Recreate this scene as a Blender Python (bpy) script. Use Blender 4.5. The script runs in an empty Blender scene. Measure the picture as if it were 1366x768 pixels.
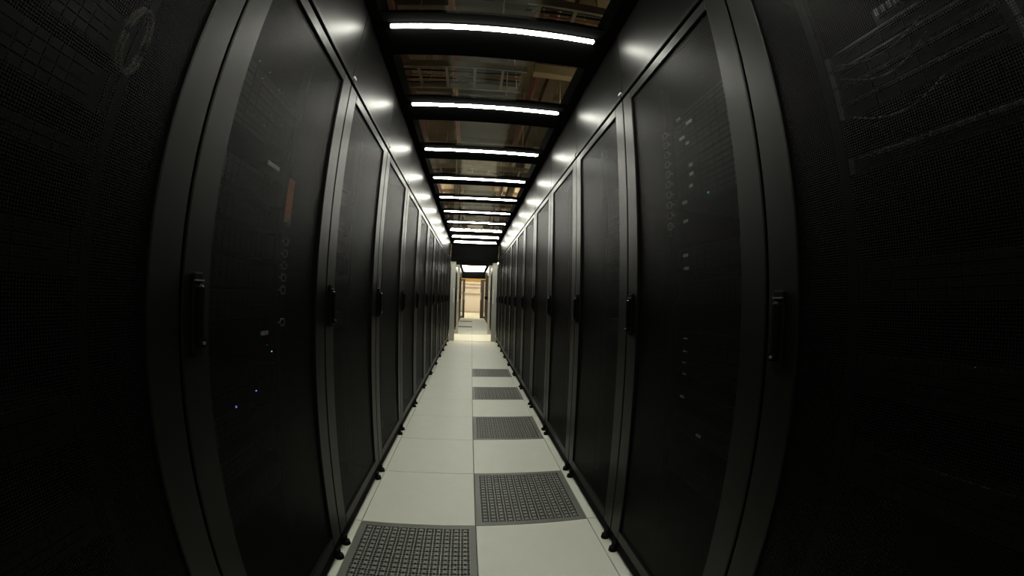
import bpy, bmesh, math, random
from mathutils import Vector, Matrix

random.seed(7)
SC = bpy.context.scene
COL = SC.collection
PI = math.pi

# ------------------------------------------------------------------ camera
cam = bpy.data.cameras.new('camera')
camo = bpy.data.objects.new('camera', cam)
COL.objects.link(camo)
SC.camera = camo
YAW, PITCH, ROLL, CAMH = 0.1341, 0.0493, 0.0274, 1.1984
cy, sy, cp, sp = math.cos(YAW), math.sin(YAW), math.cos(PITCH), math.sin(PITCH)
F = Vector((sy * cp, cy * cp, sp))
Rv = Vector((cy, -sy, 0))
Uv = Rv.cross(F)
cr, sr = math.cos(ROLL), math.sin(ROLL)
R2, U2 = Rv * cr + Uv * sr, Uv * cr - Rv * sr
camo.matrix_world = Matrix(((R2.x, U2.x, -F.x, 0), (R2.y, U2.y, -F.y, 0), (R2.z, U2.z, -F.z, CAMH), (0, 0, 0, 1)))
cam.type = 'PANO'                      # the photograph is from a wide fisheye-like lens
cam.panorama_type = 'FISHEYE_LENS_POLYNOMIAL'
cam.sensor_width = 36
cam.fisheye_fov = PI * 1.1
cam.fisheye_polynomial_k0 = 0
cam.fisheye_polynomial_k1 = -7.99194228e-02
cam.fisheye_polynomial_k2 = 2.42774824e-05
cam.fisheye_polynomial_k3 = 2.81443955e-05
cam.fisheye_polynomial_k4 = -4.57220550e-07
cam.shift_x = -(694.32 - 683) / 1366
cam.shift_y = -(384 - 365.15) / 1366
cam.clip_start = 0.01

# ------------------------------------------------------------------ world, exposure
w = bpy.data.worlds.new('world')
SC.world = w
w.use_nodes = True
w.node_tree.nodes['Background'].inputs[0].default_value = (0.6, 0.55, 0.45, 1)
w.node_tree.nodes['Background'].inputs[1].default_value = 0.0
SC.view_settings.view_transform = 'Standard'
SC.view_settings.look = 'None'
SC.view_settings.gamma = 1
SC.view_settings.exposure = 0.0
SC.cycles.use_denoising = True
SC.cycles.max_bounces = 8
SC.cycles.transparent_max_bounces = 24
SC.cycles.sample_clamp_indirect = 4

BAR_EMIT = 63.0
ROOM_EMIT = 62.0

# ------------------------------------------------------------------ layout
XL, XR = -0.596, 0.660                # door planes of the two rows
XC = 0.0254                           # seam down the middle of the aisle floor
P = 0.795                             # cabinet pitch
RL, RR = 1.403, 1.423                 # first cabinet boundary past the camera
TL, TR = 2.150, 2.178                 # cabinet tops
Y0 = 1.6634                           # a cross joint of the floor tiles
L0, LP, LZ = 1.4948, 0.8257, 2.556    # roof lights
LX0, LX1 = -0.4995, 0.557

# ------------------------------------------------------------------ materials
def nt(name):
    m = bpy.data.materials.new(name)
    m.use_nodes = True
    return m, m.node_tree.nodes, m.node_tree.links, m.node_tree.nodes['Principled BSDF']

def mat(name, col, rough=0.5, metal=0.0, spec=0.5, noise=0.0, nscale=20, bump=0.0, bscale=200, rnoise=0.0, aniso=0):
    m, N, L, b = nt(name)
    b.inputs['Base Color'].default_value = (*col, 1)
    b.inputs['Roughness'].default_value = rough
    b.inputs['Metallic'].default_value = metal
    b.inputs['Specular IOR Level'].default_value = spec
    tc = N.new('ShaderNodeTexCoord')
    if noise or rnoise:
        n = N.new('ShaderNodeTexNoise'); n.inputs['Scale'].default_value = nscale; n.inputs['Detail'].default_value = 4
        L.new(tc.outputs['Object'], n.inputs['Vector'])
        if noise:
            r = N.new('ShaderNodeMapRange'); r.inputs[3].default_value = 1 - noise; r.inputs[4].default_value = 1 + noise
            L.new(n.outputs[0], r.inputs[0])
            mx = N.new('ShaderNodeMix'); mx.data_type = 'RGBA'; mx.blend_type = 'MULTIPLY'; mx.inputs[0].default_value = 1
            mx.inputs[6].default_value = (*col, 1)
            L.new(r.outputs[0], mx.inputs[7]); L.new(mx.outputs[2], b.inputs['Base Color'])
        if rnoise:
            r2 = N.new('ShaderNodeMapRange'); r2.inputs[3].default_value = rough - rnoise; r2.inputs[4].default_value = rough + rnoise
            L.new(n.outputs[0], r2.inputs[0]); L.new(r2.outputs[0], b.inputs['Roughness'])
    if bump:
        n2 = N.new('ShaderNodeTexNoise'); n2.inputs['Scale'].default_value = bscale; n2.inputs['Detail'].default_value = 3
        L.new(tc.outputs['Object'], n2.inputs['Vector'])
        bp = N.new('ShaderNodeBump'); bp.inputs['Strength'].default_value = bump; bp.inputs['Distance'].default_value = 0.001
        L.new(n2.outputs[0], bp.inputs['Height']); L.new(bp.outputs[0], b.inputs['Normal'])
    return m

def emat(name, col, strength):
    m = bpy.data.materials.new(name); m.use_nodes = True
    N, L = m.node_tree.nodes, m.node_tree.links
    N.clear()
    e = N.new('ShaderNodeEmission'); o = N.new('ShaderNodeOutputMaterial')
    e.inputs[0].default_value = (*col, 1); e.inputs[1].default_value = strength
    L.new(e.outputs[0], o.inputs[0])
    return m

M = {}
M['rack'] = mat('black_powder_coat', (0.003, 0.003, 0.0028), 0.42, spec=0.14, bump=0.15, bscale=900, rnoise=0.03)
M['stile'] = mat('black_door_frame_coat', (0.0028, 0.0029, 0.0026), 0.41, spec=0.23, bump=0.12, bscale=900, rnoise=0.03)
M['blank'] = mat('black_blanking_sheet', (0.002, 0.002, 0.0019), 0.38, spec=0.145)
M['black'] = mat('matt_black', (0.003, 0.003, 0.003), 0.7, spec=0.05)
M['rubber'] = mat('black_rubber_foot', (0.006, 0.006, 0.006), 0.8, spec=0.1)
M['roof'] = mat('roof_frame_black', (0.005, 0.005, 0.005), 0.8, spec=0.0)
M['alu'] = mat('brushed_aluminium', (0.42, 0.42, 0.38), 0.45, metal=0.6, noise=0.08, nscale=30)
M['handlemetal'] = mat('satin_steel', (0.75, 0.75, 0.7), 0.35, metal=0.5)
M['chrome'] = mat('dark_polished_handle', (0.003, 0.003, 0.003), 0.25, spec=0.12)
M['tile'] = mat('cream_vinyl_floor_tile', (0.66, 0.675, 0.585), 0.5, spec=0.4, noise=0.05, nscale=9, bump=0.05, bscale=400, rnoise=0.05)
M['perf'] = mat('grey_cast_floor_grille', (0.135, 0.142, 0.12), 0.5, metal=0.1, noise=0.1, nscale=40)
M['plate'] = mat('dark_grille_plate', (0.11, 0.115, 0.10), 0.5, metal=0.1)
M['perfrib'] = mat('grey_grille_rib', (0.22, 0.235, 0.205), 0.45, metal=0.3)
M['void'] = mat('dark_underfloor', (0.004, 0.004, 0.004), 0.9, spec=0.05)
M['subfloor'] = mat('dark_tile_joint', (0.05, 0.05, 0.045), 0.9, spec=0.1)
M['server'] = mat('dark_server_metal', (0.006, 0.006, 0.0065), 0.4, metal=0.1, spec=.2)
M['bay'] = mat('server_drive_bay', (0.006, 0.006, 0.0065), 0.45, metal=0.1, spec=.15)
M['silver'] = mat('silver_bezel', (0.12, 0.12, 0.12), 0.35, metal=0.6)
M['label'] = mat('pale_label_tab', (0.8, 0.8, 0.76), 0.5)
M['orange'] = mat('orange_plastic', (0.75, 0.22, 0.06), 0.5)
M['ring'] = mat('grey_cable_ring', (0.24, 0.24, 0.24), 0.5)
M['dullsteel'] = mat('dull_steel', (0.16, 0.16, 0.155), 0.35, metal=0.5)
M['coil'] = mat('pale_cable', (0.11, 0.105, 0.075), 0.5)
M['cable'] = mat('dark_blue_cable', (0.05, 0.06, 0.12), 0.5)
M['wall'] = mat('beige_painted_wall', (0.74, 0.68, 0.60), 0.7, noise=0.05, nscale=2)
M['wall2'] = mat('dim_room_wall', (0.30, 0.27, 0.22), 0.8, noise=0.1, nscale=1)
M['deck'] = mat('ceiling_deck', (0.22, 0.17, 0.12), 0.8, noise=0.25, nscale=1.5)
M['galv'] = mat('galvanised_steel', (0.55, 0.52, 0.44), 0.45, metal=0.5, noise=0.1, nscale=12)
M['conduit'] = mat('orange_conduit', (0.50, 0.20, 0.09), 0.5)
M['redpipe'] = mat('dull_red_pipe', (0.26, 0.10, 0.07), 0.5)
M['yellow'] = mat('yellow_cable_trough', (0.62, 0.42, 0.14), 0.5)
M['tan'] = mat('tan_steel_beam', (0.66, 0.57, 0.40), 0.6, noise=0.1, nscale=3)
M['brown'] = mat('brown_door_frame', (0.10, 0.06, 0.035), 0.5)
M['diff'] = emat('led_diffuser_light', (1.0, 1.0, 0.88), BAR_EMIT)
M['warm'] = emat('added_tube_light', (1.0, 0.80, 0.52), ROOM_EMIT)
M['warm_cross'] = emat('cross_passage_tube_light', (1.0, 0.86, 0.62), ROOM_EMIT * 1.55)
M['ledg'] = emat('green_led', (0.25, 1.0, 0.45), 1.0)
M['ledb'] = emat('blue_led', (0.18, 0.22, 1.0), 2.0)
M['ledw'] = emat('white_led', (0.9, 1.0, 0.85), 0.28)

def perforated(name, col, pitch, thr):
    m, N, L, b = nt(name)
    b.inputs['Base Color'].default_value = (*col, 1)
    b.inputs['Roughness'].default_value = 0.46
    b.inputs['Specular IOR Level'].default_value = 0.10
    tc = N.new('ShaderNodeTexCoord'); s = N.new('ShaderNodeSeparateXYZ')
    L.new(tc.outputs['Object'], s.inputs[0])
    def sine(out):
        a = N.new('ShaderNodeMath'); a.operation = 'MULTIPLY'; a.inputs[1].default_value = PI / pitch
        c = N.new('ShaderNodeMath'); c.operation = 'SINE'
        L.new(out, a.inputs[0]); L.new(a.outputs[0], c.inputs[0]); return c.outputs[0]
    p = N.new('ShaderNodeMath'); p.operation = 'MULTIPLY'
    L.new(sine(s.outputs['Y']), p.inputs[0]); L.new(sine(s.outputs['Z']), p.inputs[1])
    ab = N.new('ShaderNodeMath'); ab.operation = 'ABSOLUTE'; L.new(p.outputs[0], ab.inputs[0])
    g = N.new('ShaderNodeMath'); g.operation = 'GREATER_THAN'; g.inputs[1].default_value = thr
    L.new(ab.outputs[0], g.inputs[0])
    t = N.new('ShaderNodeBsdfTransparent'); mx = N.new('ShaderNodeMixShader')
    L.new(g.outputs[0], mx.inputs[0]); L.new(b.outputs[0], mx.inputs[1]); L.new(t.outputs[0], mx.inputs[2])
    L.new(mx.outputs[0], N['Material Output'].inputs[0])
    return m
M['mesh'] = perforated('perforated_door_sheet', (0.0025, 0.0025, 0.0024), 0.0052, 0.45)

def glass(name, tint):
    m = bpy.data.materials.new(name); m.use_nodes = True
    N, L = m.node_tree.nodes, m.node_tree.links
    N.clear()
    o = N.new('ShaderNodeOutputMaterial'); t = N.new('ShaderNodeBsdfTransparent'); g = N.new('ShaderNodeBsdfGlossy')
    lw = N.new('ShaderNodeLayerWeight'); lw.inputs[0].default_value = 0.5
    pw = N.new('ShaderNodeMath'); pw.operation = 'POWER'; pw.inputs[1].default_value = 5
    f = N.new('ShaderNodeMath'); f.operation = 'MULTIPLY_ADD'; f.inputs[1].default_value = 0.96; f.inputs[2].default_value = 0.04
    L.new(lw.outputs['Facing'], pw.inputs[0]); L.new(pw.outputs[0], f.inputs[0]); mx = N.new('ShaderNodeMixShader')
    t.inputs[0].default_value = (*tint, 1); g.inputs['Roughness'].default_value = 0.01
    L.new(f.outputs[0], mx.inputs[0]); L.new(t.outputs[0], mx.inputs[1]); L.new(g.outputs[0], mx.inputs[2]); L.new(mx.outputs[0], o.inputs[0])
    return m
M['glass'] = glass('roof_glass', (0.93, 0.95, 0.92))
M['doorglass'] = glass('door_glass', (0.85, 0.87, 0.84))

# ------------------------------------------------------------------ mesh helpers
class MB:
    def __init__(s): s.bm = bmesh.new()
    def box(s, x0, x1, y0, y1, z0, z1, bev=0.0):
        vs = [s.bm.verts.new((x, y, z)) for x in (x0, x1) for y in (y0, y1) for z in (z0, z1)]
        fs = [s.bm.faces.new([vs[i] for i in f]) for f in ((0, 1, 3, 2), (4, 6, 7, 5), (0, 4, 5, 1), (2, 3, 7, 6), (0, 2, 6, 4), (1, 5, 7, 3))]
        if bev:
            es = list({e for f in fs for e in f.edges})
            bmesh.ops.bevel(s.bm, geom=es, offset=bev, segments=1, affect='EDGES')
        return s
    def cyl(s, a, b, r, n=12, r2=None):
        a, b = Vector(a), Vector(b); d = b - a
        q = Vector((0, 0, 1)).rotation_difference(d)
        mtx = Matrix.Translation((a + b) / 2) @ q.to_matrix().to_4x4()
        bmesh.ops.create_cone(s.bm, cap_ends=True, segments=n, radius1=r, radius2=r if r2 is None else r2, depth=d.length, matrix=mtx)
        return s
    def tube(s, pts, r, n=8, closed=False):
        pts = [Vector(p) for p in pts]; rings = []; k = len(pts)
        for i, p in enumerate(pts):
            a = pts[(i - 1) % k] if (closed or i > 0) else p
            b = pts[(i + 1) % k] if (closed or i < k - 1) else p
            t = (b - a).normalized()
            u = t.cross(Vector((0, 0, 1)))
            if u.length < 0.01: u = t.cross(Vector((0, 1, 0)))
            u.normalize(); v = t.cross(u)
            rings.append([s.bm.verts.new(p + (u * math.cos(2 * PI * j / n) + v * math.sin(2 * PI * j / n)) * r) for j in range(n)])
        for i in range(k if closed else k - 1):
            A, B = rings[i], rings[(i + 1) % k]
            for j in range(n): s.bm.faces.new((A[j], A[(j + 1) % n], B[(j + 1) % n], B[j]))
        if not closed:
            s.bm.faces.new(rings[0]); s.bm.faces.new(rings[-1][::-1])
        return s
    def mesh(s, name, material, smooth=False):
        bmesh.ops.recalc_face_normals(s.bm, faces=s.bm.faces[:])
        me = bpy.data.meshes.new(name); s.bm.to_mesh(me); s.bm.free()
        me.materials.append(material)
        if smooth:
            for p in me.polygons: p.use_smooth = True
        return me
    def build(s, name, material, parent=None, loc=None, smooth=False):
        return link(name, s.mesh(name, material, smooth), parent, loc)

def link(name, me, parent=None, loc=None):
    o = bpy.data.objects.new(name, me); COL.objects.link(o)
    if parent: o.parent = parent
    if loc is not None: o.location = loc
    return o

def tag(o, label=None, cat=None, group=None, kind=None):
    for k, v in (('label', label), ('category', cat), ('group', group), ('kind', kind)):
        if v: o[k] = v
    return o

def thing(name, label, cat, loc=(0, 0, 0), rz=0, group=None):
    o = bpy.data.objects.new(name, None); COL.objects.link(o)
    o.location = loc; o.rotation_euler = (0, 0, rz); o.empty_display_size = 0.1
    return tag(o, label, cat, group)

KIDS = {}
def kids(o):
    return [c for c in COL.objects if c.parent == o]

def copy_tree(tree, parent=None):
    o, ch = tree
    c = o.copy(); COL.objects.link(c)
    if parent: c.parent = parent
    for t in ch: copy_tree(t, c)
    return c

def tree_of(o): return (o, [tree_of(c) for c in kids(o)])

ORD = ['first', 'second', 'third', 'fourth', 'fifth', 'sixth', 'seventh', 'eighth', 'ninth', 'tenth', 'eleventh', 'twelfth', 'thirteenth', 'fourteenth', 'fifteenth', 'sixteenth', 'seventeenth', 'eighteenth', 'nineteenth', 'twentieth']

# ------------------------------------------------------------------ room shell
YA, YB = -4.0, 26.7
X0, X1, ZC = -6.0, 6.0, 4.3
floor = MB().box(X0, X1, YA, YB, -0.30, -0.036).build('floor', M['subfloor']); tag(floor, kind='structure')
tag(MB().box(X0 - .2, X0, YA, YB, -0.3, ZC).build('wall_left', M['wall2']), kind='structure')
tag(MB().box(X1, X1 + .2, YA, YB, -0.3, ZC).build('wall_right', M['wall2']), kind='structure')
tag(MB().box(X0 - .2, X1 + .2, YA - .2, YA, -0.3, ZC).build('wall_front', M['wall2']), kind='structure')
wb = tag(MB().box(X0 - .2, X1 + .2, YB, YB + .2, -0.3, ZC).build('wall_back', M['wall']), kind='structure')
tag(MB().box(X0, X1, YB - .02, YB, 0, 0.10).build('baseboard_back', M['tan']), kind='structure')
ceil = tag(MB().box(X0 - .2, X1 + .2, YA - .2, YB + .2, ZC, ZC + .1).build('ceiling', M['deck']), kind='structure')
# ribs of the metal deck
for i in range(30):
    y = 0.3 + i * 0.9
    MB().box(X0, X1, y, y + 0.12, ZC - 0.10, ZC - 0.0005).build('deck_rib', M['deck'], ceil)

# ---- floor tiles: 600 mm grid, geometry shared
G = 0.6; gap = 0.0019
tile_me = MB().box(-G / 2 + gap, G / 2 - gap, -G / 2 + gap, G / 2 - gap, -0.034, 0, 0.0012).mesh('floor_tile', M['tile'])
frame_mb = MB()
e, b_ = G / 2 - gap, 0.030
frame_mb.box(-e, e, -e, -e + b_, -0.034, -0.0005).box(-e, e, e - b_, e, -0.034, -0.0005)
frame_mb.box(-e, -e + b_, -e + b_, e - b_, -0.034, -0.0005).box(e - b_, e, -e + b_, e - b_, -0.034, -0.0005)
perf_frame = frame_mb.mesh('grille_frame', M['perf'])

def grille_mesh():
    """cast plate: rows of holes between long ribs, every second middle cell solid in the middle"""
    bm = bmesh.new()
    n = 36; m = 34
    s = e - b_
    cx, cyy = 2 * s / n, 2 * s / m
    for i in range(n):
        for j in range(m):
            x, y = -s + i * cx, -s + j * cyy
            z = -0.004
            solid = (i % 3 == 1 and j % 2 == 1)
            if solid:
                z2 = -0.001
                v = [bm.verts.new(q) for q in ((x, y, z), (x + cx, y, z), (x + cx, y + cyy, z), (x, y + cyy, z))]
                c = bm.verts.new((x + cx / 2, y + cyy / 2, z2))
                for k in range(4): bm.faces.new((v[k], v[(k + 1) % 4], c)).material_index = 1  # lighter rib colour paints in the light the raised studs catch
                continue
            O = [bm.verts.new(q) for q in ((x, y, z), (x + cx, y, z), (x + cx, y + cyy, z), (x, y + cyy, z))]
            diag = i % 3 != 1
            r = 0.56 if j % 2 == 0 else 0.40
            I = [bm.verts.new((x + cx * (.5 + r * math.cos(a)), y + cyy * (.5 + r * math.sin(a)), z)) for a in (-.75 * PI, -.25 * PI, .25 * PI, .75 * PI)] if diag else \
                [bm.verts.new((x + cx * u, y + cyy * t, z)) for u, t in ((.12, .14), (.88, .14), (.88, .86), (.12, .86))]
            D = [bm.verts.new((q.co.x, q.co.y, z - 0.008)) for q in I]
            for k in range(4):
                bm.faces.new((O[k], O[(k + 1) % 4], I[(k + 1) % 4], I[k]))
                bm.faces.new((I[k], I[(k + 1) % 4], D[(k + 1) % 4], D[k]))
    me = bpy.data.meshes.new('grille_plate'); bm.to_mesh(me); bm.free(); me.materials.append(M['plate']); me.materials.append(M['perfrib'])
    return me
grille = grille_mesh()
rib = MB()
for i in range(13):
    x = -(e - b_) + i * 2 * (e - b_) / 12
    rib.box(x - .0019, x + .0019, -(e - b_), e - b_, -0.012, -0.0008)
rib_me = rib.mesh('grille_ribs', M['perfrib'])
void_plate_me = MB().box(-(e - b_), e - b_, -(e - b_), e - b_, -0.0355, -0.030).mesh('dark_void_plate', M['void'])  # near-black sheet standing in for the shade of the underfloor void

PERF = {(-1, -1), (0, 0), (0, 2), (0, 4), (0, 6), (-1, 20), (-1, 25)}
for j in range(-5, 42):
    for i in (-1, 0):
        c = (XC + i * G + G / 2, Y0 + j * G + G / 2, 0)
        if c[1] > YB - .35: continue
        if (i, j) in PERF:
            fr = link('perforated_tile', perf_frame, floor, c)
            tag(link('grille_plate', grille, fr), kind='stuff')
            link('grille_ribs', rib_me, fr)
            link('dark_void_plate', void_plate_me, fr)
        else:
            link('floor_tile', tile_me, floor, c)
    # the tiles running under the cabinets
    for i in (-2, 1):
        c = (XC + i * G + G / 2, Y0 + j * G + G / 2, 0)
        if c[1] < YB - .35: link('floor_tile', tile_me, floor, c)
    yy = Y0 + j * G
    # cross passages: whole width of the passage is tiled
    if 9.3 < yy + G / 2 < 11.5 or 19.2 < yy + G / 2 < YB - .35:
        for i in (-5, -4, -3, 2, 3, 4): link('floor_tile', tile_me, floor, (XC + i * G + G / 2, yy + G / 2, 0))

# ------------------------------------------------------------------ server cabinets (local: door faces +x, origin at floor under the door plane)
def make_rack(top, detail=True):
    W = P / 2 - 0.003
    root = bpy.data.objects.new('server_cabinet', None); COL.objects.link(root)
    c = MB()
    c.box(-1.10, -0.045, -W, -W + .02, .055, top).box(-1.10, -0.045, W - .02, W, .055, top)
    c.box(-1.10, -0.045, -W + .02, W - .02, top - .02, top).box(-1.10, -0.045, -W + .02, W - .02, .055, .075)
    c.box(-1.10, -1.08, -W + .02, W - .02, .075, top - .02)
    c.build('cabinet_shell', M['black'], root)
    f = MB()
    f.box(-.045, -.034, -W, -W + .05, .055, top).box(-.045, -.034, W - .05, W, .055, top)
    f.box(-.045, -.034, -W + .05, W - .05, .055, .12)
    f.build('front_frame', M['rack'], root)
    MB().box(-.045, .006, -W, W, top - .022, top, 0.003).build('top_rail', M['stile'], root)
    MB().box(-.045, -.010, -W, W, .020, .082, 0.003).build('base_rail', M['black'], root)
    # mounting rails inside
    for s in (-1, 1):
        r = MB(); r.box(-.16, -.13, s * .245 - .012, s * .245 + .012, .09, top - .03)
        r.build('mounting_rail', M['server'], root)
    for s in (-1, 1):
        ft = MB(); y = s * (W - .052)
        ft.cyl((-.001, y, .0), (-.001, y, .020), .021, 14, .018)
        ft.box(-.05, .002, y - .014, y + .014, .018, .050)
        ft.build('levelling_foot', M['rubber'], root)
    # door
    z0, z1, sw = .088, top - .030, .090
    D = W - .001
    d = MB()
    d.box(-.030, 0, -D, -D + sw, z0, z1, .003).box(-.030, 0, D - sw, D, z0, z1, .003)
    d.box(-.030, 0, -D + sw, D - sw, z1 - .045, z1, .003).box(-.030, 0, -D + sw, D - sw, z0, z0 + .055, .003)
    door = d.build('door', M['stile'], root)
    sh = MB(); bm = sh.bm
    ys, zs = (-D + sw - .004, D - sw + .004), (z0 + .05, z1 - .041)
    v = [bm.verts.new((-.010, y, z)) for y, z in ((ys[0], zs[0]), (ys[1], zs[0]), (ys[1], zs[1]), (ys[0], zs[1]))]
    bm.faces.new(v)
    me = sh.mesh('perforated_sheet', M['mesh'])
    link('perforated_sheet', me, door)
    # swing handle on the stile, left-hand side as one faces the door
    hy = -D + .040
    h = MB()
    h.box(0.0, .010, hy - .016, hy + .016, 1.050, 1.225, .004)
    h.build('handle_plate', M['black'], door)
    MB().box(.0095, .0135, hy - .015, hy + .015, 1.206, 1.2095).build('glint_strip', M['dullsteel'], door)  # bright strip standing in for the specular glint on the plate's top edge
    MB().cyl((.009, hy, 1.078), (.030, hy, 1.078), .0035, 10).build('glint_pin', M['dullsteel'], door)  # bright pin standing in for the glint at the handle's lower end
    h = MB()
    h.box(.010, .024, hy - .010, hy + .010, 1.085, 1.200, .006)
    h.cyl((.010, hy, 1.078), (.026, hy, 1.078), .010, 12)
    h.build('handle', M['chrome'], door)
    return root

racks = {}
def row(side, top, xf, ystart, k0, k1, label, group, cat='server cabinet'):
    proto = make_rack(top)
    tr = tree_of(proto)
    n = 0
    for k in range(k0, k1):
        o = proto if n == 0 else copy_tree(tr)
        o.location = (xf, ystart + (k + .5) * P, 0)
        o.rotation_euler = (0, 0, 0 if side == 'left' else PI)
        tag(o, label(k), cat, group)
        racks[(side, group, k)] = o
        n += 1

def near_label(side):
    def f(k):
        if k == -1: return 'large black mesh-door cabinet on the %s, whose door shows lit equipment beside the camera' % side
        if k < -1: return ['black mesh-door cabinet at the %s edge of the picture, beside the camera',
                           'black mesh-door cabinet on the %s just behind the camera',
                           'black mesh-door cabinet on the %s, farthest behind the camera'][-2 - k] % side
        if k == 0: return 'black mesh-door cabinet on the %s standing just past the big near one' % side
        return 'black mesh-door cabinet on the %s, %s one counted back from the sliding door' % (side, ORD[9 - k])
    return f
row('left', TL, XL, RL, -4, 10, near_label('left'), 'cabinets of the near aisle, left row')
row('right', TR, XR, RR, -4, 10, near_label('right'), 'cabinets of the near aisle, right row')
FY = 11.40
def far_label(side):
    return lambda k: 'black cabinet in the far aisle beyond the sliding doors, %s row, %s from the doors' % (side, ORD[k])
row('left', 2.15, XL - .01, FY, 0, 10, far_label('left'), 'cabinets of the far aisle, left row')
row('right', 2.17, XR + .03, FY, 0, 10, far_label('right'), 'cabinets of the far aisle, right row')

# ------------------------------------------------------------------ containment roof with glass panes, blanking panels and lamps
def roof(name, label, ya, yb, xa, xb, ta, tb, lights, ybd, n0, n1, hdr_lo, xg0, xg1):
    root = thing(name, label, 'roof', ((xa + xb) / 2, ya, 2.5))
    ox, oy, oz = root.location
    def B(nm, m, x0, x1, y0, y1, z0, z1, bev=0):
        return MB().box(x0 - ox, x1 - ox, y0 - oy, y1 - oy, z0 - oz, z1 - oz, bev).build(nm, m, root)
    B('side_rail', M['roof'], xa + .002, xg0, ya, yb, 2.551, 2.68, .004)
    B('side_rail', M['roof'], xg1, xb - .002, ya, yb, 2.551, 2.68, .004)
    for y in lights:
        B('cross_member', M['roof'], xg0, xg1, max(ya, y - .09), min(y + .26, yb - .001), 2.550, 2.572, .001)
    ys = [(y + .26, y2 - .09) for y, y2 in zip(lights[:-1], lights[1:])]
    for a, b in ys:
        if b > a: B('glass_pane', M['glass'], xg0 - .004, xg1 + .004, a - .004, b + .004, 2.5515, 2.5575)
    # header panels at both ends
    B('end_header', M['roof'], xa + .002, xb - .002, yb, yb + .06, hdr_lo, 2.68, .004)
    B('end_header', M['roof'], xa + .002, xb - .002, ya - .06, ya, hdr_lo, 2.68, .004)
    # blanking panels over every cabinet
    for k in range(n0, n1):
        for s, xf, t, yb0 in ((-1, xa, ta, ybd[0]), (1, xb, tb, ybd[1])):
            y0, y1 = yb0 + k * P + .0015, yb0 + (k + 1) * P - .0015
            x0, x1 = (xf - .012, xf - .002) if s < 0 else (xf + .002, xf + .012)
            pn = B('blanking_panel', M['blank'], x0, x1, y0, y1, t + .001, 2.66, .0015)
            f = MB(); xs = x1 if s < 0 else x0
            xa_, xb_ = sorted((xs - s * .002, xs - s * .012))
            f.box(xa_ - ox, xb_ - ox, y0 - .001 - oy, y0 + .026 - oy, t + .001 - oz, t + .014 - oz, .003)
            f.build('fastener', M['label'], pn)  # white colour stands in for the glint on the glossy metal
    return root

near_l = [L0 + LP * k for k in range(-3, 10)]
YN0, YN1 = RL - 4 * P, RL + 10 * P + .02
roof('aisle_roof', 'black framed roof with clear panes over the near aisle', YN0, YN1, XL, XR, TL, TR, near_l + [YN1 + .05], (RL, RR), -4, 10, 2.10, -.535, .590)
far_l = [FY + .35 + LP * k for k in range(0, 10)]
YF0, YF1 = FY - .02, FY + 10 * P + .02
roof('aisle_roof', 'black framed roof over the far aisle beyond the sliding doors', YF0, YF1, XL - .01, XR + .03, 2.15, 2.17, far_l + [YF1 + .05], (FY, FY), 0, 10, 2.16, -.545, .625)

def make_lamp():
    root = bpy.data.objects.new('linear_lamp', None); COL.objects.link(root)
    h = (LX1 - LX0) / 2
    MB().box(-h - .02, h + .02, -.019, .019, -.004, -.0005, .001).build('lamp_housing', M['roof'], root)
    m = MB(); m.box(-h, h, -.0125, .0125, -.0175, -.0005, .005)
    m.build('diffuser', M['diff'], root)
    for s in (-1, 1):
        MB().box(s * (h + .010) - .0095, s * (h + .010) + .0095, -.0145, .0145, -.016, -.0005, .002).build('end_cap', M['black'], root)
    return root
lamp = make_lamp(); lt = tree_of(lamp); first = True
for k, y in enumerate(near_l):
    o = lamp if first else copy_tree(lt); first = False
    o.location = ((LX0 + LX1) / 2, y, 2.5500)
    q = k - 3
    if q < 0: lab = 'white linear lamp across the roof behind the camera, %s back from it' % ORD[-q - 1]; grp = 'lamps of the near aisle roof'
    else: lab = 'glowing white linear lamp across the aisle roof, %s one counted from the camera' % ORD[q]; grp = 'lamps of the near aisle roof'
    if q == 0: lab = 'longest glowing white linear lamp, nearest the camera at the top of the picture'
    tag(o, lab, 'lamp', grp)
for k, y in enumerate(far_l):
    o = copy_tree(lt); o.location = ((LX0 + LX1) / 2 + .015, y, 2.5500)
    tag(o, 'white linear lamp under the far aisle roof, %s one beyond the sliding doors' % ORD[k], 'lamp', 'lamps of the far aisle roof')

# ------------------------------------------------------------------ sliding doors
def leaf(x_in, x_out, y, top, label, s, m='alu', wid=.075):
    """x_in: leading edge in the opening; s: +1 when the leaf slides off to the right"""
    root = thing('sliding_door', label, 'door', (x_in, y, 0), 0, 'sliding door leaves')
    L = abs(x_out - x_in)
    def bx(a, b): return (min(s * a, s * b), max(s * a, s * b))
    f = MB()
    x0, x1 = bx(0, wid); f.box(x0, x1, -.018, .018, .012, top, .006)
    x0, x1 = bx(L - .07, L); f.box(x0, x1, -.018, .018, .012, top, .004)
    x0, x1 = bx(wid, L - .07); f.box(x0, x1, -.018, .018, top - .08, top, .004).box(x0, x1, -.018, .018, .012, .11, .004)
    f.build('door_frame', M[m], root)
    x0, x1 = bx(wid, L - .07)
    MB().box(x0, x1, -.004, .004, .11, top - .08).build('glass_panel', M['doorglass'], root)
    x0, x1 = bx(.022, .046)
    h = MB().box(x0, x1, -.060, -.042, 1.01, 1.40, .006)
    h.box(x0 + .005, x1 - .005, -.043, -.017, 1.05, 1.075).box(x0 + .005, x1 - .005, -.043, -.017, 1.335, 1.36)
    h.build('pull_handle', M['handlemetal'], root)
    return root
leaf(-.455, -1.30, YN1 + .085, 2.20, 'left grey sliding door leaf at the end of the near aisle', -1, wid=.13)
leaf(.520, 1.40, YN1 + .085, 2.205, 'right grey sliding door leaf at the end of the near aisle', 1, wid=.13)
leaf(-.415, -1.32, YF0 - .085, 2.18, 'left grey sliding door leaf at the start of the far aisle', -1, wid=.07)
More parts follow.
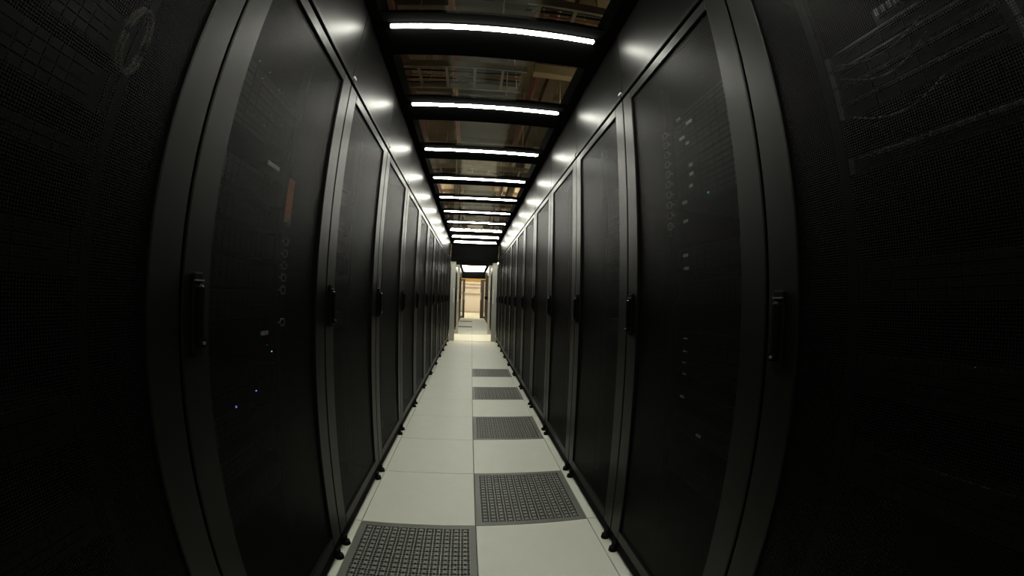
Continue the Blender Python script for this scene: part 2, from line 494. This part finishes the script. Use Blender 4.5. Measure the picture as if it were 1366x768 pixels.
leaf(.500, 1.42, YF0 - .085, 2.19, 'right grey sliding door leaf at the start of the far aisle', 1, wid=.07)
leaf(-.400, -1.30, YF1 + .085, 2.12, 'left brown sliding door leaf at the far end of the far aisle', -1, 'brown', wid=.12)
leaf(.440, 1.35, YF1 + .085, 2.12, 'right brown sliding door leaf at the far end of the far aisle', 1, 'brown', wid=.20)
tag(MB().box(-1.3, 1.4, YN1 + .067, YN1 + .103, 0, .010).build('trim_1', M['galv']), kind='structure')
tag(MB().box(-1.3, 1.4, YF0 - .103, YF0 - .067, 0, .010).build('trim_2', M['galv']), kind='structure')
# wall-end screens between the door track and the ends of the cabinet rows: part of the setting
# closed screen behind the camera end of the near aisle
tag(MB().box(XL - .3, XR + .3, YN0 - .12, YN0 - .07, 0, 2.68).build('trim_3', M['roof']), kind='structure')

# ------------------------------------------------------------------ equipment in the nearest cabinets
def led(parent, m, x, y, z, r=.0024):
    MB().box(x, x + .003, y - r, y + r, z - r, z + r).build('indicator_light', m, parent)

def make_server(u=1, silver=False, bays=8):
    H = .0445 * u - .003
    root = bpy.data.objects.new('rack_server', None); COL.objects.link(root)
    MB().box(-.72, 0, -.217, .217, 0, H, .001).build('chassis', M['server'], root)
    b = MB()
    bw = .37 / bays
    for r in range(u * 2 if not silver else u):
        hh = H / (u * 2 if not silver else u)
        for i in range(bays):
            y = -.185 + i * bw
            b.box(0, .006, y + .002, y + bw - .002, r * hh + .003, (r + 1) * hh - .003)
    b.build('drive_bays', M['bay'], root)
    for s in (-1, 1):
        MB().box(-.002, .010, s * .232 - .014, s * .232 + .014, 0, H, .002).build('mounting_ear', M['silver' if silver else 'server'], root)
    if silver:
        MB().box(.004, .022, -.20, .20, H * .60, H * .60 + .009, .003).build('silver_bezel_bar', M['silver'], root)
    return root

sv1 = make_server(1); sv2 = make_server(2, bays=12); sv1s = make_server(1, True, 6)
T1, T2, T1S = tree_of(sv1), tree_of(sv2), tree_of(sv1s)
used = set()
def place(tr, side, k, z, label, group):
    o = tr[0] if id(tr[0]) not in used else copy_tree(tr)
    used.add(id(tr[0]))
    yb = RL if side == 'left' else RR
    x = XL - .150 if side == 'left' else XR + .150
    o.location = (x, yb + (k + .5) * P, z); o.rotation_euler = (0, 0, 0 if side == 'left' else PI)
    tag(o, label, 'server', group)
    return o

U = .0445
where = {('left', -1): 'the big near cabinet on the left', ('right', -1): 'the big near cabinet on the right',
         ('left', -2): 'the cabinet at the left picture edge', ('right', -2): 'the cabinet at the right picture edge',
         ('left', 0): 'the left cabinet just past the big near one', ('right', 0): 'the right cabinet just past the big near one'}
plan = {('left', -1): [(1, z) for z in (1.86, 1.815, 1.77, 1.725, 1.68)] + [(2, 1.50), (2, 1.40), (2, 1.30), (2, 1.20), (2, 1.10), (2, .84), (2, .73), (2, .60), (2, .45)],
        ('right', -1): [(1, 1.925 - U * i) for i in range(9)] + [(1, 1.36), (1, 1.315), (2, 1.19), (1, 1.045), (1, 1.0), (1, .955), (1, .91), (1, .82), (2, .68), (2, .50)],
        ('left', -2): [(2, 1.62), (2, 1.50), (1, 1.40), (2, 1.2), (2, .9), (2, .7)],
        ('right', -2): [(3, 1.745), (3, 1.70), (3, 1.655), (3, 1.612), (3, 1.478), (2, 1.2), (2, 1.0), (2, .8)],
        ('left', 0): [(1, 1.75), (1, 1.70), (2, 1.52), (2, 1.42), (2, 1.30), (2, 1.0)],
        ('right', 0): [(1, 1.80 - U * i) for i in range(6)] + [(2, 1.42), (2, 1.30), (2, 1.0)]}
for (side, k), lst in plan.items():
    lst = sorted(lst, key=lambda t: -t[1])
    for i, (kind, z) in enumerate(lst):
        tr = {1: T1, 2: T2, 3: T1S}[kind]
        nm = {1: 'slim dark', 2: 'thick dark', 3: 'silver-barred'}[kind]
        pos = 'topmost' if i == 0 else 'lowest' if i == len(lst) - 1 else ORD[i] + ' from the top'
        place(tr, side, k, z, '%s server, %s, in %s' % (nm, pos, where[(side, k)].replace('the left cabinet just past the big near one', 'the next left cabinet').replace('the right cabinet just past the big near one', 'the next right cabinet')), 'servers in ' + where[(side, k)])

XE_L, XE_R = XL - .150 + .008, XR + .150 - .008
def small_led(side, y, z, m, label, r=.0026):
    x = XE_L if side == 'left' else XE_R
    d = 1 if side == 'left' else -1
    o = MB().box(-.002, .002, -r, r, -r, r, .0005).build('indicator_light', m, None, (x + .006 * d, y, z))
    tag(o, label, 'indicator light', 'indicator lights behind the %s mesh doors' % side)
for n, (y, z) in enumerate([(.907, 1.912), (.977, 1.912), (.946, 1.869), (1.062, 1.893), (1.092, 1.894), (.951, 1.735), (1.051, 1.784), (1.024, 1.734), (1.132, 1.782)]):
    small_led('left', y, z, M['ledw'], 'tiny white light in the upper part of the big left cabinet door, %s of nine' % ORD[n], .0018)
small_led('left', 1.178, 1.0 + .0, M['ledw'], 'tiny white light beside the rings in the big left cabinet', .0015)
small_led('left', 1.211, .971, M['ledg'], 'small green light low in the big left cabinet')
small_led('left', .974, .831, M['ledb'], 'brighter blue light low in the big left cabinet', .0028)
small_led('left', 1.096, .853, M['ledb'], 'fainter blue light low in the big left cabinet, right of the brighter one', .0018)
small_led('left', 1.152, .618, M['ledw'], 'tiny dim light lowest in the big left cabinet', .0012)
small_led('right', 1.020, 1.580, M['ledg'], 'small green light in the big right cabinet', .0034)
small_led('right', .999, 1.802, M['ledw'], 'tiny white light high in the big right cabinet', .0018)

def label_tab(side, y, z, w, label, h=.006, rx=0):
    x = XE_L + .004 if side == 'left' else XE_R - .004
    o = MB().box(-.002, .002, -w, w, -h, h, .0008).build('label_tab', M['label'], None, (x, y, z))
    tag(o, label, 'label', 'pale tabs behind the %s mesh doors' % side)
for n, (y, z, wd) in enumerate([(1.175, 1.942, .016), (1.103, 1.897, .020), (1.163, 1.85, .018), (1.129, 1.816, .010), (1.118, 1.719, .012), (1.118, 1.682, .012), (1.128, 1.637, .012), (1.176, 1.582, .016),
                               (1.177, 1.507, .014), (1.183, 1.373, .016), (1.179, 1.323, .016)]):
    label_tab('right', y, z, wd, 'pale tab behind the big right cabinet door, %s counted down the upper column' % ORD[n])
for n, (y, z) in enumerate([(1.175, 1.056), (1.176, 1.007), (1.177, .963), (1.172, .920), (1.175, .83)]):
    label_tab('right', y, z, .012, 'dim tab in the lower column behind the big right cabinet door, %s from the top' % ORD[n], .004)
label_tab('right', 1.044, .715, .014, 'lowest pale tab behind the big right cabinet door', .005)
label_tab('left', 1.135, 1.627, .042, 'long pale tab behind the big left cabinet door, level with the orange strip top', .007)
label_tab('left', 1.166, 1.043, .024, 'pale tab behind the big left cabinet door, below the cable rings', .008)

o = MB().box(-.003, .003, -.026, .026, -.085, .085, .002)
for z in (-.05, 0, .05): o.cyl((.003, 0, z), (.006, 0, z), .006, 8)
tag(o.build('orange_blanking_strip', M['orange'], None, (XE_L + .01, 1.272, 1.535)), 'upright orange strip behind the mesh door of the big left cabinet', 'strip')

def cable_manager(side, y, zs, label):
    x = XL - .12 if side == 'left' else XR + .12
    d = 1 if side == 'left' else -1
    root = thing('cable_manager', label, 'cable holder', (x - .012 * d, y, zs[-1] - .04))
    z0 = zs[-1] - .04
    MB().box(-.012, .0, -.012, .012, 0, zs[0] - z0 + .04).build('back_strip', M['server'], root)
    me = None
    for z in zs:
        if me is None:
            m = MB(); m.tube([(d * (.018 + .018 * math.cos(a)), .010 * math.sin(a * 2) * 0 + .0, .015 * math.sin(a)) if False else (d * .012, .017 * math.cos(a), .014 * math.sin(a)) for a in [2 * PI * i / 14 for i in range(14)]], .0032, 6, True)
            m.box(-.012 * 0, d * .014 if d > 0 else 0, -.0195, -.0155, -.003, .003) if d > 0 else m.box(-.014, 0, -.0195, -.0155, -.003, .003)
            me = m.mesh('cable_ring', M['ring'], True)
        link('cable_ring', me, root, (0, 0, z - z0))
    return root
cable_manager('left', 1.262, [1.448, 1.375, 1.330, 1.285, 1.240, 1.195, 1.075], 'column of grey cable rings behind the big left cabinet door')
cable_manager('right', 1.263, [1.90 - U * i for i in range(10)], 'column of grey cable rings behind the big right cabinet door')
# drooping patch cables behind the right edge door
for n, (z, dz) in enumerate([(1.735, .06), (1.70, .09), (1.60, .07)]):
    pts = [(XR + .118, .42 - .24 * t, z - dz * math.sin(PI * t) * .5) for t in [i / 12 for i in range(13)]]
    tag(MB().tube(pts, .003, 6).build('patch_cable', M['cable'], None, None, True), '%s dark patch cable drooping behind the door at the right picture edge' % ['topmost', 'middle', 'lowest'][n], 'cable', 'patch cables at the right picture edge')

# coil of cable at the left picture edge
pts = [(XL - .125, .435 + .030 * math.cos(t), 1.665 + .075 * math.sin(t)) for t in [2 * PI * i / 20 for i in range(20)]]
m = MB().tube(pts, .006, 6, True)
m.tube([(p[0] + .010, p[1] + .006, p[2] - .005) for p in pts], .006, 6, True)
tag(m.build('coiled_cable', M['coil'], None, None, True), 'pale yellowish coil of cable behind the door at the left picture edge', 'cable')
t = thing('connector_strip', 'row of small shiny connectors at the upper right picture corner', 'connector strip', (XR + .13, .20, 1.80))
MB().box(0, .02, -.09, .09, -.02, .02).build('strip_body', M['server'], t)
cm = MB().box(-.016, 0, -.005, .005, -.011, .011, .001).mesh('connector', M['dullsteel'])
for i in range(9): link('connector', cm, t, (0, -.072 + .018 * i, 0))

# ------------------------------------------------------------------ above the roof: trays, pipes, beams
def ladder(y0, y1, z, xa, xb, label, m='galv'):
    t = thing('cable_tray', label, 'cable tray', (0, (y0 + y1) / 2, z), 0, 'cable trays crossing above the glass roof')
    h = (y1 - y0) / 2
    for s in (-1, 1): MB().box(xa, xb, s * h - .012, s * h + .012, -.04, .04).build('side_rail', M[m], t)
    me = MB().box(-.015, .015, -h, h, -.03, -.015).mesh('rung', M[m])
    x = xa + .1
    while x < xb: link('rung', me, t, (x, 0, 0)); x += .3
    for q in range(5):
        y = -h * .7 + q * h * .33
        pts = [(xa + i * .4, y + .012 * math.sin(i * 1.7 + q), -.003 + .01 * (q % 2)) for i in range(int((xb - xa) / .4) + 1)]
        MB().tube(pts, .009, 6).build('cable', M[['cable', 'black', 'conduit', 'black', 'cable'][q]], t)
    for x in (-1.35, -.62, .88, 1.6):
        for s in (-1, 1): MB().cyl((x, s * h, 0), (x, s * h, ZC - z - .005), .006, 6).build('hanging_rod', M['galv'], t)
ladder(3.27, 3.69, 3.60, -3.2, .45, 'steel cable tray crossing left over the second roof pane')
ladder(2.22, 2.55, 3.55, .30, 3.2, 'steel cable tray crossing right over the first roof pane')
ladder(6.4, 6.8, 3.60, -3.2, 3.2, 'steel cable tray crossing over the fifth roof pane')
ladder(9.0, 9.35, 3.60, -3.2, 3.2, 'steel cable tray crossing over the doorway between the aisles')
tag(MB().box(.52, 4.5, 3.24, 3.34, 3.56, 3.68, .005).build('ceiling_beam', M['tan']), 'pale tan beam over the right half of the second roof pane', 'beam')
tag(MB().box(.42, 4.5, 2.30, 2.36, 3.62, 3.70, .004).build('ceiling_beam', M['tan']), 'thin tan beam at the top right above the nearest lamp', 'beam')
tag(MB().box(.5, 4.5, 6.9, 7.0, 3.60, 3.72, .004).build('ceiling_beam', M['tan']), 'tan beam over the fifth roof pane at right', 'beam')
tag(MB().cyl((-.34, -2, 3.75), (-.34, 12, 3.75), .03, 10).build('conduit_pipe', M['conduit'], None, None, True), 'orange conduit running lengthwise above the roof panes, left of the middle', 'pipe')
tag(MB().cyl((.62, -2, 3.85), (.62, 12, 3.85), .05, 12).build('sprinkler_pipe', M['redpipe'], None, None, True), 'dull red pipe running lengthwise above the roof panes, right of the middle', 'pipe')
tag(MB().cyl((-.95, -2, 3.9), (-.95, 12, 3.9), .06, 12).build('sprinkler_pipe', M['redpipe'], None, None, True), 'dark red pipe lengthwise above the roof, over the left cabinets', 'pipe')
tag(MB().box(.78, .92, -2, 12, 3.80, 3.95).build('cable_trough', M['deck']), 'brown cable trough running lengthwise over the right cabinets', 'trough')
for n, (x, y, z0) in enumerate([(.25, 3.36, 3.3), (.85, 3.45, 3.2), (.62, 4.75, 3.2), (.12, 2.42, 3.4), (.42, 2.40, 3.4), (.47, 2.42, 3.4)]):
    tag(MB().cyl((x, y, z0), (x, y, ZC - .001), .007, 6).build('hanging_rod', M['galv'], None, None, True),
        'thin steel rod hanging above the roof, ' + ['middle of the second pane', 'right side of the second pane', 'third pane by the red pipe', 'first pane, leftmost', 'first pane, left one of the right pair', 'first pane, right one of the right pair'][n], 'rod', 'hanging rods')
pts = [(.30 + .07 * math.sin(t * 1.4), 3.36 + .16 * t, 3.95 - .45 * t) for t in [i / 8 for i in range(9)]]
tag(MB().tube([(p[0], p[1], p[2]) for p in pts] , .007, 6).build('loose_cable', M['label'], None, None, True), 'pale loose cable curving down above the second pane', 'cable')
tag(MB().box(-.95, .95, 24.2, 24.5, 2.30, 2.50, .01).build('cable_trough', M['yellow']), 'yellow brown cable trough crossing high before the far wall', 'trough')
tag(MB().box(-.80, .85, 23.6, 23.8, 2.16, 2.27, .01).build('cable_trough', M['yellow']), 'lower yellow brown cable trough crossing before the far wall', 'trough')
for n, z in enumerate((2.12, 1.88, 1.40)):
    tag(MB().cyl((-3, YB - .08, z), (3, YB - .08, z), .028, 10).build('wall_rail', M['galv'], None, None, True), '%s horizontal rail on the beige far wall' % ['upper', 'middle', 'lower'][n], 'rail')

for x, y, z in ((-.8, 24.35, 2.5), (.8, 24.35, 2.5), (-.7, 23.7, 2.27), (.7, 23.7, 2.27)):
    tag(MB().cyl((x, y, z - .002), (x, y, ZC - .001), .008, 6).build('hanging_rod', M['galv']), 'thin steel rod on the %s end of the %s yellow brown trough' % ('left' if x < 0 else 'right', 'high' if y > 24 else 'lower'), 'rod', 'rods of the far troughs')

# room lamps out of view; those above the cabinets added to light trays from below
def room_lamp(x, y, z, label, along='y', mm='warm', L=1.2, wd=.06):
    t = thing('tube_lamp', label, 'lamp', (x, y, z), 0 if along == 'y' else PI / 2, 'room tube lamps')
    MB().box(-.014, .014, -L / 2 - .05, L / 2 + .05, 0.0, .05, .004).build('lamp_housing', M['galv'], t)
    MB().box(-wd / 2, wd / 2, -L / 2, L / 2, -.03, 0.001, .006).build('tube', M[mm], t)
    for s in (-1, 1): MB().cyl((0, s * L * .4, .05), (0, s * L * .4, ZC - z - .001), .005, 6).build('hanging_rod', M['galv'], t)
room_lamp(2.3, 3.0, 3.05, 'added warm tube lamp out of view above the right cabinets, nearest')
room_lamp(2.3, 8.0, 3.05, 'added warm tube lamp out of view above the right cabinets, farther on')
room_lamp(-2.6, 5.5, 3.05, 'added warm tube lamp out of view above the left cabinets')
for sx, sd in ((-1, 'left'), (1, 'right')):
    room_lamp(1.4 * sx, 10.4, 3.6, 'warm tube lamp over the %s side of the passage between the aisles' % sd, 'y', 'warm_cross', 1.6, .16)
    room_lamp(1.95 * sx, 21.2, 3.6, 'warm tube lamp over the %s side behind the far aisle' % sd, 'y', 'warm_cross', 2.0, .14)
    room_lamp(1.7 * sx, 24.6, 3.6, 'warm tube lamp near the beige far wall, %s side' % sd, 'y', 'warm_cross', 2.0, .14)
